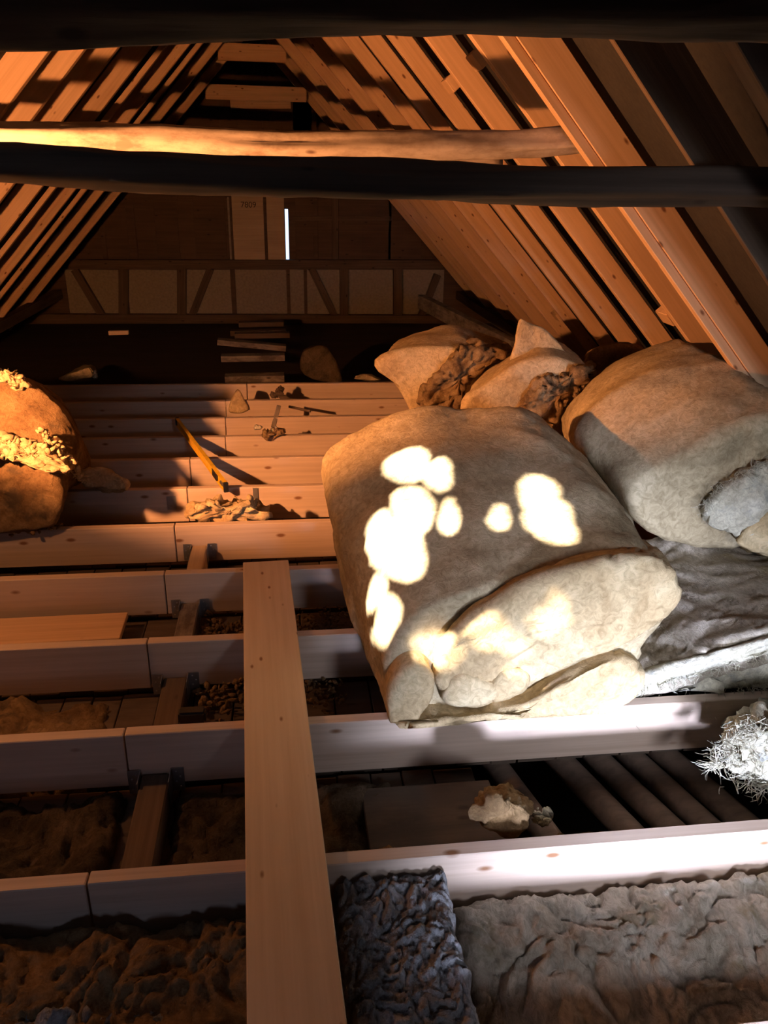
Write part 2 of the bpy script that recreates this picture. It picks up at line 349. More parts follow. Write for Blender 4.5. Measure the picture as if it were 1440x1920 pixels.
# ---------------------------------------------------------------- wool meshes
def disp(bm, amp, sc, seed, fine=0.0, fsc=40, ridge=0.0, rsc=14, rax=None):
    bm.normal_update()
    o = V((seed*7.1, seed*3.3, seed*5.7)); new = []
    for v in bm.verts:
        d = amp*noise.noise(v.co*sc+o)*1.6 + amp*.6*noise.noise(v.co*sc*2.7+o)
        if fine: d += fine*noise.fractal(v.co*fsc+o, .8, 2.2, 4)
        if ridge:
            q = v.co*rsc
            if rax is not None: q = q - rax*(q.dot(rax)*.82)
            q = q+o; r_ = abs(noise.noise(q + V((noise.noise(q*.5), noise.noise(q*.5+V((9, 9, 9))), 0))*1.5)); d -= ridge*max(0, 1-r_*5)
        new.append(v.co+v.normal*d)
    for v, c in zip(bm.verts, new): v.co = c
def loft(name, rings, mat, parent=None, sub=5, ny=14, rnd=.04, amp=.01, sc=4, fine=.0025, ridge=0., seed=1, zmin=None, bulge=0., cap2=True, fsc=34, rsc=14, rax=None):
    """closed body through corresponding outlines; each outline (y, [(px,py)...]) lies at its own distance y"""
    RR = []
    for y, pts in rings:
        P = [atY(a[0], a[1], y+(a[2] if len(a) > 2 else 0)) for a in pts]; n = len(P); out = []
        for i in range(n):
            p0, p1, p2, p3 = P[i-1], P[i], P[(i+1) % n], P[(i+2) % n]
            for k in range(sub):
                t = k/sub; out.append(.5*((2*p1)+(-p0+p2)*t+(2*p0-5*p1+4*p2-p3)*t*t+(-p0+3*p1-3*p2+p3)*t**3))
        RR.append(out)
    m = len(RR[0]); seq = []
    for i in range(len(RR)-1):
        for k in range(ny): 
            t = k/ny; c = [a.lerp(b_, t) for a, b_ in zip(RR[i], RR[i+1])]
            seq.append(c)
    seq.append(RR[-1])
    def cen(r_): 
        s = V((0, 0, 0)); 
        for p in r_: s += p
        return s/len(r_)
    if bulge:
        T = len(seq)-1
        for i, r_ in enumerate(seq):
            c = cen(r_); f = 1+bulge*sin(pi*i/T); seq[i] = [c+(p-c)*f for p in r_]
    def capr(r_, sgn):
        c = cen(r_); out = []
        R0 = sum((p-c).length for p in r_)/len(r_)
        for t in (.35, .7, 1.0):
            out.append([p-(p-c).normalized()*rnd*(1-cos(t*pi/2))+V((0, sgn*rnd*sin(t*pi/2), 0)) for p in r_])
        last = out[-1]
        for f in (.86, .72, .58, .44, .3, .16): out.append([c+V((0, sgn*rnd, 0))+(p-c-V((0, sgn*rnd, 0)))*f for p in last])
        return out
    allr = capr(seq[0], -1)[::-1]+seq+(capr(seq[-1], 1) if cap2 else [])
    if zmin is not None:
        for r_ in allr:
            for p in r_: p.z = max(p.z, zmin)
    for r_ in allr:
        for p in r_: p.x = max(min(p.x, roofx(1, p.z, -.03)), roofx(-1, p.z, -.03))
    bm = bmesh.new(); base = cen(RR[0])
    vr = [[bm.verts.new(p) for p in r_] for r_ in allr]
    for i in range(len(vr)-1):
        for k in range(m): bm.faces.new((vr[i][k], vr[i][(k+1) % m], vr[i+1][(k+1) % m], vr[i+1][k]))
    for r_ in (vr[0], vr[-1]):
        c = bm.verts.new(cen([v.co for v in r_]))
        for k in range(m): bm.faces.new((r_[k], r_[(k+1) % m], c))
    bmesh.ops.recalc_face_normals(bm, faces=bm.faces)
    disp(bm, amp, sc, seed, fine, fsc, ridge, rsc, rax)
    if zmin is not None:
        for v in bm.verts: v.co.z = max(v.co.z, zmin+.3*(v.co.z-zmin))
    pl = V(parent.location) if parent else V((base.x, base.y, min(v.co.z for v in bm.verts)))
    for v in bm.verts: v.co -= pl
    o = obj(name, bm, mat, parent, smooth=True)
    if not parent: o.location = pl
    return o
def shards(name, path, n, spread, size, mat, parent=None, seed=0, along=(1, 1, 1)):
    """a torn, fluffy mass: many small curled fibres tufts along a path of 3-D points"""
    rnd = random.Random(seed); bm = bmesh.new(); P = [V(p) for p in path]; org = V(parent.location) if parent else P[0].copy()
    size *= .55; n = int(n*2.6) if n > 25 else n
    if n <= 25: size *= 1.6
    for _ in range(n):
        t = rnd.uniform(0, len(P)-1.0001); i = int(t); c = P[i].lerp(P[i+1], t-i) if len(P) > 1 else P[0]
        c = c+V((rnd.gauss(0, spread[0]), rnd.gauss(0, spread[1]), rnd.gauss(0, spread[2])))
        s = size*rnd.uniform(.4, 1.4)
        b = bmesh.new(); bmesh.ops.create_icosphere(b, subdivisions=1 if n > 25 else 2, radius=1)
        rot = Matrix.Rotation(rnd.uniform(0, 6.3), 3, V((rnd.gauss(0, 1), rnd.gauss(0, 1), rnd.gauss(0, 1))).normalized())
        sv = V((rnd.uniform(.6, 1.4)*along[0], rnd.uniform(.4, 1.0)*along[1], rnd.uniform(.2, .7)*along[2]))
        off = V((rnd.uniform(0, 99), rnd.uniform(0, 99), 0))
        for v in b.verts:
            q = v.co*(1+.6*noise.noise(v.co*1.7+off)+.3*noise.noise(v.co*4+off)); v.co = rot@V((q.x*sv.x, q.y*sv.y, q.z*sv.z))*s+c-org
        me = bpy.data.meshes.new('t'); b.to_mesh(me); b.free(); bm.from_mesh(me); bpy.data.meshes.remove(me)
    o = obj(name, bm, mat, parent, smooth=True)
    if not parent: o.location = org
    return o

def wisps(name, path, n, spread, length, mat, parent, seed=0, out=(0, -1, 0), rad=.0016):
    """fine curved fibres sticking out of a torn edge"""
    rnd = random.Random(seed); bm = bmesh.new(); P = [V(p) for p in path]; org = V(parent.location); out = V(out)
    for _ in range(n):
        t = rnd.uniform(0, len(P)-1.0001); i = int(t); c = P[i].lerp(P[i+1], t-i)+V([rnd.gauss(0, spread) for _ in range(3)])
        d = (out+V([rnd.gauss(0, .6) for _ in range(3)])).normalized(); L_ = length*rnd.uniform(.4, 1.3); prev = None; p = c-d*L_*.35
        for k in range(6):
            r_ = rad*rnd.uniform(.8, 1.6)*(1-k/6.5); a = d.orthogonal().normalized(); b_ = d.cross(a)
            ring = [bm.verts.new(p-org+(a*cos(h)+b_*sin(h))*r_) for h in (0, 2.09, 4.19)]
            if prev:
                for q in range(3): bm.faces.new((prev[q], prev[(q+1) % 3], ring[(q+1) % 3], ring[q]))
            prev = ring; p = p+d*L_/5; d = (d+V([rnd.gauss(0, .28) for _ in range(3)])).normalized()
    return tag(obj(name, bm, mat, parent, smooth=True), kind='stuff')

# ---- the big folded roll in the middle
FY = 2.40
AX = V((.90, 0, .42)).normalized()
root = empty('insulation_roll', atZ(960, 1300, 0)); tag(root, 'big folded roll of yellow mineral wool with bright sun spots, oval end towards the camera', 'insulation')
body = loft('rolled_body', [
    (FY+.05, ((748, 1370), (722, 1290), (728, 1205), (790, 1130), (935, 1078), (1090, 1048), (1215, 1045), (1258, 1085), (1250, 1140), (1205, 1200), (1180, 1270), (1100, 1340), (940, 1372))),
    (3.58, ((660, 1065), (618, 950), (606, 862), (680, 800), (770, 764), (870, 768), (965, 764), (1035, 800), (1120, 880), (1180, 960), (1190, 1040), (1150, 1100), (900, 1110)))],
    M['wtan'], root, sub=7, ny=34, rnd=.04, amp=.011, sc=4.5, fine=.0045, ridge=.008, seed=2, zmin=.003, bulge=.03)
oval = loft('rolled_end', [
    (FY-.04, ((812, 1268), (840, 1190), (950, 1102), (1095, 1050), (1190, 1036), (1248, 1050), (1276, 1090), (1262, 1135), (1190, 1190), (1060, 1245), (930, 1305), (850, 1318))),
    (FY+.25, ((800, 1200), (830, 1130), (950, 1060), (1095, 1022), (1180, 1010), (1225, 1025), (1248, 1060), (1232, 1105), (1165, 1160), (1050, 1215), (930, 1270), (850, 1285)))],
    M['wyel'], root, sub=9, ny=8, rnd=.045, amp=.007, sc=6, fine=.004, ridge=.016, seed=4, rsc=11, rax=AX)
fold = loft('bottom_fold', [
    (FY-.05, ((742, 1392), (760, 1345), (850, 1338), (960, 1318), (1060, 1262), (1150, 1225), (1205, 1250), (1200, 1292), (1130, 1338), (1000, 1388), (860, 1400))),
    (FY+.3, ((720, 1290), (740, 1260), (850, 1260), (960, 1240), (1060, 1190), (1130, 1170), (1170, 1200), (1165, 1235), (1100, 1270), (980, 1290), (850, 1290)))],
    M['wyel'], root, sub=9, ny=8, rnd=.04, amp=.007, sc=8, fine=.004, ridge=.018, seed=5, zmin=.001, rsc=10, rax=AX)
rim = loft('outer_wrap_edge', [
    (FY-.06, ((738, 1388), (726, 1320), (745, 1262), (782, 1238), (812, 1262), (808, 1310), (788, 1345), (790, 1390))),
    (FY+.3, ((712, 1290), (700, 1230), (712, 1170), (745, 1150), (775, 1165), (780, 1220), (765, 1260), (765, 1290)))],
    M['wyel'], root, sub=6, ny=8, rnd=.025, amp=.006, sc=8, fine=.003, seed=6, zmin=.001)
for i, (pts, nm) in enumerate(((((828, 1300), (850, 1322), (905, 1322), (940, 1290), (900, 1268), (862, 1262)), 'crumpled_fold'), (((915, 1300), (930, 1312), (985, 1288), (990, 1262), (955, 1250), (925, 1268)), 'crumpled_fold'))):
    loft(nm, [(FY-.075, pts), (FY+.1, pts)], M['wyel'], root, sub=5, ny=4, rnd=.03, amp=.008, sc=9, fine=.003, seed=8+i)

# ---- rolls behind
root = empty('insulation_roll', atZ(820, 850, 0)); tag(root, 'small folded wool batt with a torn brown face, leftmost of the rolls behind', 'insulation')
loft('folded_body', [(5.15, ((705, 676), (745, 730), (775, 790), (800, 860), (880, 868), (880, 770), (905, 705), (885, 655), (800, 645))),
                 (5.75, ((735, 655), (770, 700), (800, 770), (830, 830), (930, 840), (960, 740), (965, 655), (860, 610), (790, 622)))], M['wyel'], root, ny=16, rnd=.04, amp=.014, sc=4, fine=.005, seed=12, zmin=.005)
loft('torn_face', [(5.02, ((785, 755), (800, 715), (835, 680), (862, 648), (905, 650), (950, 662), (905, 690), (880, 725), (862, 765), (820, 768))),
                   (5.35, ((785, 745), (800, 715), (835, 675), (862, 642), (905, 640), (955, 652), (915, 680), (890, 715), (870, 755), (820, 758)))], M['wtorn'], root, sub=8, ny=12, rnd=.05, amp=.02, sc=8, fine=.018, fsc=16, ridge=.05, rsc=13, seed=3)
root = empty('insulation_roll', atZ(980, 870, 0)); tag(root, 'folded wool batt with a raised pointed corner, behind the big folded roll', 'insulation')
loft('folded_body', [(4.45, ((862, 765), (905, 722), (965, 680), (1030, 665), (1105, 690), (1085, 735), (1045, 790), (1010, 860), (900, 880))),
                 (5.0, ((900, 720), (940, 680), (978, 650), (1010, 625), (1075, 660), (1105, 700), (1080, 780), (1040, 830), (930, 840)))], M['wyel'], root, ny=16, rnd=.04, amp=.013, sc=4, fine=.005, seed=14, zmin=.005)
loft('raised_corner', [(4.62, ((962, 690), (968, 640), (974, 600), (990, 606), (1020, 618), (1060, 655), (1090, 690), (1030, 720))), (4.95, ((985, 680), (985, 650), (992, 620), (1000, 618), (1025, 630), (1065, 660), (1090, 695), (1040, 710)))],
     M['wyel'], root, ny=8, rnd=.012, amp=.012, sc=6, fine=.005, seed=15)
loft('torn_face', [(4.34, ((975, 770), (985, 735), (1010, 712), (1045, 705), (1080, 688), (1118, 690), (1105, 722), (1080, 750), (1050, 790), (1010, 790))),
                   (4.7, ((975, 760), (985, 725), (1010, 702), (1045, 695), (1080, 678), (1118, 682), (1105, 712), (1080, 740), (1050, 780), (1010, 780)))], M['wtorn'], root, sub=8, ny=12, rnd=.05, amp=.02, sc=8, fine=.018, fsc=16, ridge=.05, rsc=13, seed=7)

root = empty('insulation_roll', atZ(1300, 1010, 0)); tag(root, 'large rounded roll of tan mineral wool under the right-hand rafters, lamp-lit orange top', 'insulation')
loft('rolled_body', [(3.22, ((1240, 1012), (1175, 945), (1180, 890), (1250, 850), (1340, 800), (1450, 765), (1590, 780), (1640, 900), (1560, 1000), (1390, 1025))),
                     (3.70, ((1180, 960), (1090, 850), (1100, 770), (1190, 710), (1310, 680), (1420, 700), (1520, 770), (1570, 880), (1500, 960), (1330, 975))),
                     (4.25, ((1130, 900), (1060, 820), (1060, 765), (1140, 690), (1270, 636), (1370, 664), (1440, 725), (1500, 830), (1440, 900), (1280, 915)))],
     M['wtan'], root, sub=7, ny=18, rnd=.06, amp=.016, sc=3.2, fine=.005, ridge=.006, seed=21)
loft('folded_end', [(3.10, ((1335, 992), (1312, 958), (1345, 915), (1420, 872), (1520, 850), (1590, 900), (1560, 985), (1440, 1015))),
                    (3.35, ((1310, 970), (1290, 935), (1320, 895), (1400, 850), (1500, 830), (1570, 880), (1540, 965), (1420, 995)))], M['wpale'], root, sub=12, ny=8, rnd=.05, amp=.02, sc=6, fine=.016, fsc=14, ridge=.05, seed=22, rsc=9, rax=AX)
loft('folded_end', [(3.05, ((1390, 1030), (1380, 1005), (1430, 965), (1500, 945), (1560, 975), (1540, 1030), (1460, 1045))), (3.35, ((1390, 1030), (1380, 1005), (1430, 965), (1500, 945), (1560, 975), (1540, 1030), (1460, 1045)))],
     M['wyel'], root, sub=9, ny=6, rnd=.035, amp=.015, sc=6, fine=.008, seed=23, ridge=.02, rsc=9)
wisps('frayed_fibres', [atY(1315, 960, 3.06), atY(1350, 915, 3.06), atY(1420, 875, 3.08), atY(1470, 850, 3.08)], 160, .012, .05, M['wpale'], root, 9)
# dark roll in shadow against the rafters
root = empty('insulation_roll', atY(1160, 720, 5.3)); tag(root, 'shadowed wool lump between the pointed batt and the right-hand roll', 'insulation')
loft('folded_body', [(5.0, ((1100, 720), (1100, 670), (1140, 648), (1200, 650), (1230, 700), (1180, 760))), (5.5, ((1100, 720), (1100, 670), (1140, 648), (1200, 650), (1230, 700), (1180, 760)))], M['wbrown'], root, ny=8, amp=.02, sc=5, fine=.006, seed=25)

# ---- flat grey batts stacked at the right edge
root = empty('insulation_batt', atZ(1320, 1300, 0)); tag(root, 'flat grey-topped wool batt with a bright yellow edge, upper one at the right edge', 'insulation')
loft('batt_body', [(2.44, ((1180, 1305), (1175, 1262), (1230, 1240), (1330, 1208), (1440, 1172), (1600, 1130), (1680, 1180), (1450, 1235), (1320, 1270))),
              (3.35, ((1130, 1090), (1150, 1035), (1220, 1012), (1300, 1004), (1440, 1022), (1560, 1040), (1640, 1100), (1450, 1100), (1300, 1100)))],
     M['wgrey'], root, sub=9, ny=40, rnd=.03, amp=.012, sc=5, fine=.008, ridge=.016, seed=31, rsc=8)
loft('cut_edge', [(2.40, ((1185, 1300), (1185, 1268), (1240, 1250), (1330, 1222), (1440, 1185), (1600, 1140), (1640, 1175), (1450, 1222), (1320, 1262))),
                  (2.52, ((1185, 1280), (1185, 1258), (1240, 1240), (1330, 1212), (1440, 1175), (1600, 1130), (1640, 1165), (1450, 1212), (1320, 1252)))], M['wpale'], root, sub=14, ny=6, rnd=.025, amp=.008, sc=9, fine=.008, ridge=.03, seed=32, rsc=12, rax=AX)
root = empty('insulation_batt', atZ(1320, 1340, 0)); tag(root, 'ragged grey-green wool batt beneath the yellow-edged one at the right edge', 'insulation')
loft('batt_body', [(2.46, ((1150, 1335), (1180, 1312), (1240, 1288), (1330, 1272), (1440, 1240), (1620, 1190), (1660, 1240), (1460, 1310), (1300, 1338))),
              (3.2, ((1150, 1120), (1180, 1110), (1240, 1100), (1330, 1100), (1440, 1090), (1620, 1080), (1660, 1110), (1460, 1130), (1300, 1130)))], M['wpale'], root, sub=12, ny=16, rnd=.04, amp=.012, sc=6, fine=.02, fsc=16, ridge=.045, seed=33, zmin=.002, rsc=11, rax=AX)
wisps('frayed_fibres', [atY(1150, 1340, 2.40), atY(1240, 1328, 2.39), atY(1350, 1310, 2.39), atY(1470, 1272, 2.39)], 260, .014, .06, M['wpale'], root, 11, (0, -.8, -.3))
wisps('frayed_fibres', [atY(1200, 1290, 2.39), atY(1290, 1270, 2.38), atY(1440, 1230, 2.38)], 160, .010, .045, M['wpale'], root, 12, (0, -.8, -.3))

# ---- fluffy lump over the dark gap, right edge
root = empty('insulation_tuft', atY(1400, 1440, 2.1)); tag(root, 'fluffy torn lump of pale wool hanging over the dark gap at the right edge', 'insulation')
loft('lump', [(2.02, ((1365, 1440), (1360, 1395), (1390, 1360), (1450, 1335), (1560, 1330), (1600, 1420), (1520, 1480), (1420, 1480))),
              (2.34, ((1365, 1400), (1365, 1360), (1395, 1330), (1450, 1310), (1560, 1305), (1600, 1380), (1520, 1420), (1420, 1420)))], M['wpale'], root, sub=12, ny=16, rnd=.06, amp=.03, sc=8, fine=.03, fsc=14, ridge=.05, rsc=15, seed=41)
wisps('frayed_fibres', [atY(1345, 1425, 2.02), atY(1365, 1395, 2.0), atY(1400, 1365, 2.0), atY(1450, 1380, 1.96), atY(1400, 1440, 1.96), atY(1430, 1480, 1.98), atY(1370, 1450, 2.0)], 420, .02, .06, M['wpale'], root, 13, (-.5, -.5, 0))
wisps('frayed_fibres', [atY(1335, 1435, 2.0), atY(1350, 1432, 2.0)], 50, .008, .09, M['wpale'], root, 14, (-1, -.1, 0))

# ---- torn roll at the left edge, close to the lamp
root = empty('insulation_roll', (-1.5, 4.3, 0)); tag(root, 'torn wool roll at the left edge, body darkened as shade, ragged rim lamp-lit', 'insulation')
loft('rolled_body', [(4.12, ((-260, 985), (-260, 900), (-120, 835), (20, 842), (92, 872), (118, 905), (120, 960), (60, 995))),
                     (4.38, ((-260, 950), (-260, 760), (-120, 700), (5, 705), (75, 725), (128, 775), (140, 850), (60, 960))),
                     (4.85, ((-260, 900), (-260, 740), (-120, 690), (5, 700), (70, 716), (125, 770), (165, 870), (120, 900)))], M['wbrown'], root, sub=7, ny=16, rnd=.05, amp=.02, sc=4.5, fine=.007, seed=51)  # brown wool stands in for shade on the body; lit rims stay yellow
loft('torn_lip', [(3.99, ((-200, 835), (-100, 812), (0, 822), (50, 836), (100, 852), (134, 876), (122, 888), (90, 872), (40, 858), (-20, 858), (-120, 862))),
                  (4.15, ((-200, 825), (-100, 800), (0, 808), (50, 822), (100, 840), (134, 866), (128, 880), (90, 868), (40, 852), (-20, 848), (-120, 850)))], M['wyel'], root, sub=8, ny=6, rnd=.03, amp=.02, sc=10, fine=.016, fsc=18, ridge=.03, rsc=15, seed=52)
shards('torn_rim', [atY(-60, 815, 4.03), atY(0, 826, 4.03), atY(45, 838, 4.02), atY(95, 852, 4.04), atY(128, 872, 4.1)], 80, (.03, .015, .014), .042, M['wyel'], root, 17, (1.5, 1, 1))
shards('torn_rim', [atY(75, 805, 4.12), atY(110, 838, 4.12), atY(145, 885, 4.15), atY(160, 905, 4.2)], 34, (.010, .012, .010), .028, M['wyel'], root, 18)
shards('torn_rim', [atY(-40, 702, 4.34), atY(0, 704, 4.32), atY(25, 712, 4.32), atY(42, 725, 4.33)], 60, (.02, .015, .010), .036, M['wyel'], root, 19)
wisps('frayed_fibres', [atY(-20, 702, 4.34), atY(25, 708, 4.32), atY(45, 725, 4.33)], 90, .012, .05, M['wyel'], root, 91, (0, -.2, .8))
wisps('frayed_fibres', [atY(-40, 830, 4.0), atY(45, 845, 3.98), atY(95, 860, 4.0), atY(150, 895, 4.1)], 200, .012, .05, M['wyel'], root, 92, (.3, -.6, 0))
o = loft('insulation_scrap', [(4.60, ((150, 890), (175, 880), (215, 888), (238, 905), (228, 918), (170, 912))), (4.80, ((150, 890), (175, 880), (215, 888), (238, 905), (228, 918), (170, 912)))], M['wyel'], None, ny=5, rnd=.015, amp=.02, sc=12, fine=.006, seed=55)
tag(o, 'ragged wool scrap trailing off the left torn roll onto the joist', 'insulation')
o = shards('insulation_scrap', [atZ(20, 985, .02), atZ(60, 990, .02), atZ(100, 980, .02)], 60, (.04, .03, .012), .024, M['wbrown'], None, 21); tag(o, 'crumbs of wool on the joist top below the left torn roll', 'insulation', kind='stuff')

# ---- wool lying in the bays
def carpet(name, x0, x1, y0, y1, zf, mat, res, label, amp=.02, sc=6, fine=.012, fsc=22, ridge=.02, rsc=9, seed=1, edge=.05, parent=None, drop=.06, rf=.55):
    nx, ny = int((x1-x0)/res), int((y1-y0)/res); bm = bmesh.new()
    vs = []
    o = V((seed*5.3, seed*2.9, seed))
    for i in range(nx+1):
        row = []
        for j in range(ny+1):
            x, y = x0+(x1-x0)*i/nx, y0+(y1-y0)*j/ny; p = V((x, y, 0))
            z = zf(x, y) + amp*noise.noise(p*sc+o)*1.6
            q = p*rsc+o; wv = V((noise.noise(q*.6), noise.noise(q*.6+V((7, 7, 7))), 0))*1.6
            z -= ridge*max(0, 1-4*abs(noise.noise(q+wv)))
            q2 = p*rsc*2.6+o*1.7; z -= rf*ridge*max(0, 1-3*abs(noise.noise(q2+wv*1.3)))
            z += fine*noise.fractal(p*fsc+o+wv, .7, 2.1, 5)
            ej = min(i, nx-i, j, ny-j)*res + .012*noise.noise(p*30+o)
            if ej < edge: z -= drop*(1-max(0, ej)/edge)**2
            row.append(bm.verts.new((x+.010*noise.noise(p*26+o), y+.010*noise.noise(p*26-o), z)))
        vs.append(row)
    for i in range(nx):
        for j in range(ny): bm.faces.new((vs[i][j], vs[i+1][j], vs[i+1][j+1], vs[i][j+1]))
    # skirt and underside so that it has thickness
    ext = bmesh.ops.extrude_edge_only(bm, edges=[e for e in bm.edges if e.is_boundary])
    low = [v for v in ext['geom'] if isinstance(v, bmesh.types.BMVert)]
    zb = min(v.co.z for v in bm.verts)-.03
    for v in low: v.co.z = zb
    c = V(((x0+x1)/2, (y0+y1)/2, zb))
    for v in bm.verts: v.co -= c
    ob = obj(name, bm, M[mat], parent, smooth=True); ob.location = c
    if label: tag(ob, label, 'insulation')
    return ob
carpet('insulation_batt', .43, 1.95, 1.19, 1.70, lambda x, y: -.12-.10*max(0, (1.52-y)/.35)+.02*(x-1), 'wgrey', .0065, 'crumpled grey-brown wool batt filling the bay at the bottom right', .02, 4, .014, 14, .022, 8, 61)
# blue-grey rough strip on edge beside the plank
carpet('insulation_strip', .10, .425, .85, 1.705, lambda x, y: -.03-.02*(1.7-y), 'wash', .005, 'rough blue-grey strip of old wool beside the plank at the bottom centre', .006, 8, .016, 36, .013, 20, 62, .025, None, .06, .8)
carpet('insulation_batt', -1.8, .05, 1.19, 1.70, lambda x, y: -.085-.05*max(0, (1.5-y)/.3), 'wbrown', .009, 'brown wool batt filling the bay at the bottom left', .02, 4, .018, 16, .022, 8, 63)
carpet('insulation_batt', -1.8, .05, 1.20, 1.45, lambda x, y: -.122+.02*sin(x*8), 'wash', .007, 'dark blue-grey crumbled wool along the bottom left edge', .02, 7, .02, 26, .02, 13, 74, .03)
carpet('insulation_batt', -1.9, .06, .5, 1.10, lambda x, y: -.05, 'wash', .012, 'dark grey crumbled wool in the nearest bay, below the bottom left edge', .02, 5, .02, 18, .03, 9, 64)
carpet('insulation_batt', .44, 1.6, .5, 1.10, lambda x, y: -.16, 'wdirty', .02, 'dark wool in the nearest bay at the bottom right edge', .02, 5, .02, 16, .03, 9, 65)
carpet('insulation_layer', -1.9, -.60, 1.78, 2.34, lambda x, y: -.19-.03*sin(x*5), 'wdirty', .013, 'brown crumbled wool in the first open bay, left of the dark nogging', .035, 6, .02, 14, .03, 7, 66)
carpet('insulation_layer', .13, 1.95, 1.765, 1.86, lambda x, y: -.085+.02*sin(x*9)-.2*(y-1.765), 'wbrown', .008, 'ragged brown wool along the back of the white joist', .015, 8, .016, 20, .02, 10, 67, .02)
carpet('insulation_layer', -2.6, -.76, 2.41, 2.94, lambda x, y: -.20-.03*sin(x*7+1), 'wbrown', .016, 'lamp-lit brown debris in the second open bay at the left edge', .03, 6, .018, 14, .03, 7, 68)
carpet('insulation_layer', -.44, .36, 1.80, 2.33, lambda x, y: -.225, 'wdirty', .016, 'dark crumbled wool in the first open bay under the plank', .02, 6, .016, 14, .02, 8, 69)
timber('old_board', (-2.6, 3.40, -.19), (-.79, 3.42, -.19), .24, .03, M['rafter'], label='old board coloured orange as if lamp-lit, down in the third bay at the left edge', cat='board')  # bright pine colour stands in for lamplight that misses this board
o = loft('insulation_scrap', [(4.30, ((352, 972), (362, 950), (400, 940), (440, 950), (470, 938), (490, 950), (500, 972), (420, 985))), (4.62, ((352, 962), (362, 945), (400, 936), (440, 944), (470, 935), (490, 948), (500, 965), (420, 975)))], M['wyel'], None, sub=10, ny=16, rnd=.04, amp=.03, sc=9, fine=.02, fsc=16, ridge=.05, rsc=13, seed=31); tag(o, 'torn yellow wool stuffed in the bay in front of the spirit level', 'insulation')
o = loft('insulation_scrap', [(1.86, ((895, 1535), (905, 1500), (925, 1485), (960, 1488), (985, 1505), (992, 1535), (940, 1560))), (2.0, ((895, 1515), (905, 1490), (925, 1478), (960, 1480), (985, 1495), (992, 1520), (940, 1540)))], M['wbrown'], None, sub=9, ny=8, rnd=.03, amp=.02, sc=9, fine=.016, fsc=18, ridge=.03, rsc=15, seed=32); tag(o, 'yellow-brown tuft beside the brown board in the gap behind the white joist', 'insulation')
o = shards('paper_scrap', [atZ(1000, 1528, -.14), atZ(1025, 1530, -.14)], 22, (.008, .012, .006), .018, M['wpale'], None, 33); tag(o, 'small bright white scrap in the gap behind the white joist', 'scrap')
a, b_ = atZ(680, 1500, -.23), atZ(925, 1490, -.23)
timber('old_board', (a.x, 2.05, -.235), (b_.x, 2.05, -.235), .42, .025, M['dirtboard'], label='flat brown board in the gap behind the white joist, right of the plank', cat='board')
for i, (x0, y0_, x1, y1_) in enumerate(((925, 1430, 1010, 1545), (1055, 1430, 1165, 1545), (1125, 1425, 1245, 1540), (1185, 1420, 1310, 1535), (1250, 1418, 1380, 1530))):
    A, B_ = atZ(x0, y0_, -.40), atZ(x1, y1_, -.40); d = (B_-A); A = A-d*.6; B_ = B_+d*.8
    log('ceiling_pole', [A, A.lerp(B_, .5), B_], .047, M['pole'], ['leftmost brown pole below the gap behind the white joist', 'second brown pole from the left below the gap', 'third brown pole from the left below the gap', 'fourth brown pole from the left below the gap', 'rightmost brown pole below the gap, near the fluffy wool'][i], 40+i, 14, 8, .004)

# bits of wool and debris on the floor boards: individually small
for i, (px, py, z, s, lab) in enumerate(((585, 1165, -.2, .02, 'debris crumbs between the third and fourth joists right of the plank'), (640, 1150, -.2, .015, 'debris crumbs on the boards close to the big roll'),
                                        (420, 1170, -.2, .03, 'debris crumbs on the boards left of the plank'), (420, 1300, -.2, .03, 'debris crumbs in the second open bay left of the plank'), (600, 1290, -.2, .02, 'debris crumbs in the second open bay right of the plank'))):
    p = atZ(px, py, z); o = shards('debris', [p+V((-.1, 0, -.02)), p+V((.1, 0, -.02))], 40, (.03, .08, .006), s, M['wbrown'], None, 70+i); tag(o, lab, 'debris', kind='stuff')

# ---------------------------------------------------------------- spirit level
a, b_ = atZ(332, 790, .035), atZ(424, 914, .035)
L = (b_-a).length; root = empty('spirit_level', (a+b_)/2+V((0, 0, -.032))); tag(root, 'long yellow spirit level lying diagonally over the joists', 'spirit level')
root.rotation_euler = (0, 0, math.atan2(b_.y-a.y, b_.x-a.x))
b = bmesh.new(); box_bm(L-.02, .026, .004, .0008, (0, 0, .058), b); box_bm(L-.02, .026, .004, .0008, (0, 0, .002), b); box_bm(L-.02, .005, .054, 0, (0, 0, .03), b)
obj('rail', b, M['yellow'], root)
for s in (-1, 1): o = obj('end_cap', box_bm(.018, .03, .064, .003, segs=2), M['black'], root); o.location = (s*(L/2-.006), 0, .031)
o = obj('grip', box_bm(.12, .03, .05, .003), M['black'], root); o.location = (L/2-.26, 0, .03)
o = obj('vial_window', box_bm(.06, .031, .03, .006, segs=2), M['nail'], root); o.location = (L/2-.075, 0, .036)

# ---------------------------------------------------------------- small things on the middle joists
o = loft('insulation_scrap', [(6.85, ((428, 770), (436, 745), (446, 730), (456, 745), (466, 768), (446, 774))), (6.98, ((428, 770), (436, 745), (446, 730), (456, 745), (466, 768), (446, 774)))], M['wyel'], None, ny=4, rnd=.02, amp=.008, sc=9, fine=.003, seed=81)
tag(o, 'small upright cone-shaped wool scrap at the joint of the far joists', 'insulation')
P0 = atY(523, 760, 6.36); P1 = atY(512, 802, 6.33)
timber('wood_stake', P0, P1, .035, .02, M['grey'], up=(0, 1, 0), label='thin upright splinter of wood standing on the far joists', cat='wood scrap')
o = shards('insulation_scrap', [atZ(500, 815, .02), atZ(520, 812, .02)], 22, (.02, .02, .01), .03, M['wbrown'], None, 82); tag(o, 'crumpled brown scrap at the foot of the upright splinter', 'scrap')
o = shards('paper_scrap', [atZ(483, 800, .03)], 3, (.006, .006, .006), .028, M['wpale'], None, 83); tag(o, 'tiny white scrap left of the upright splinter', 'scrap')
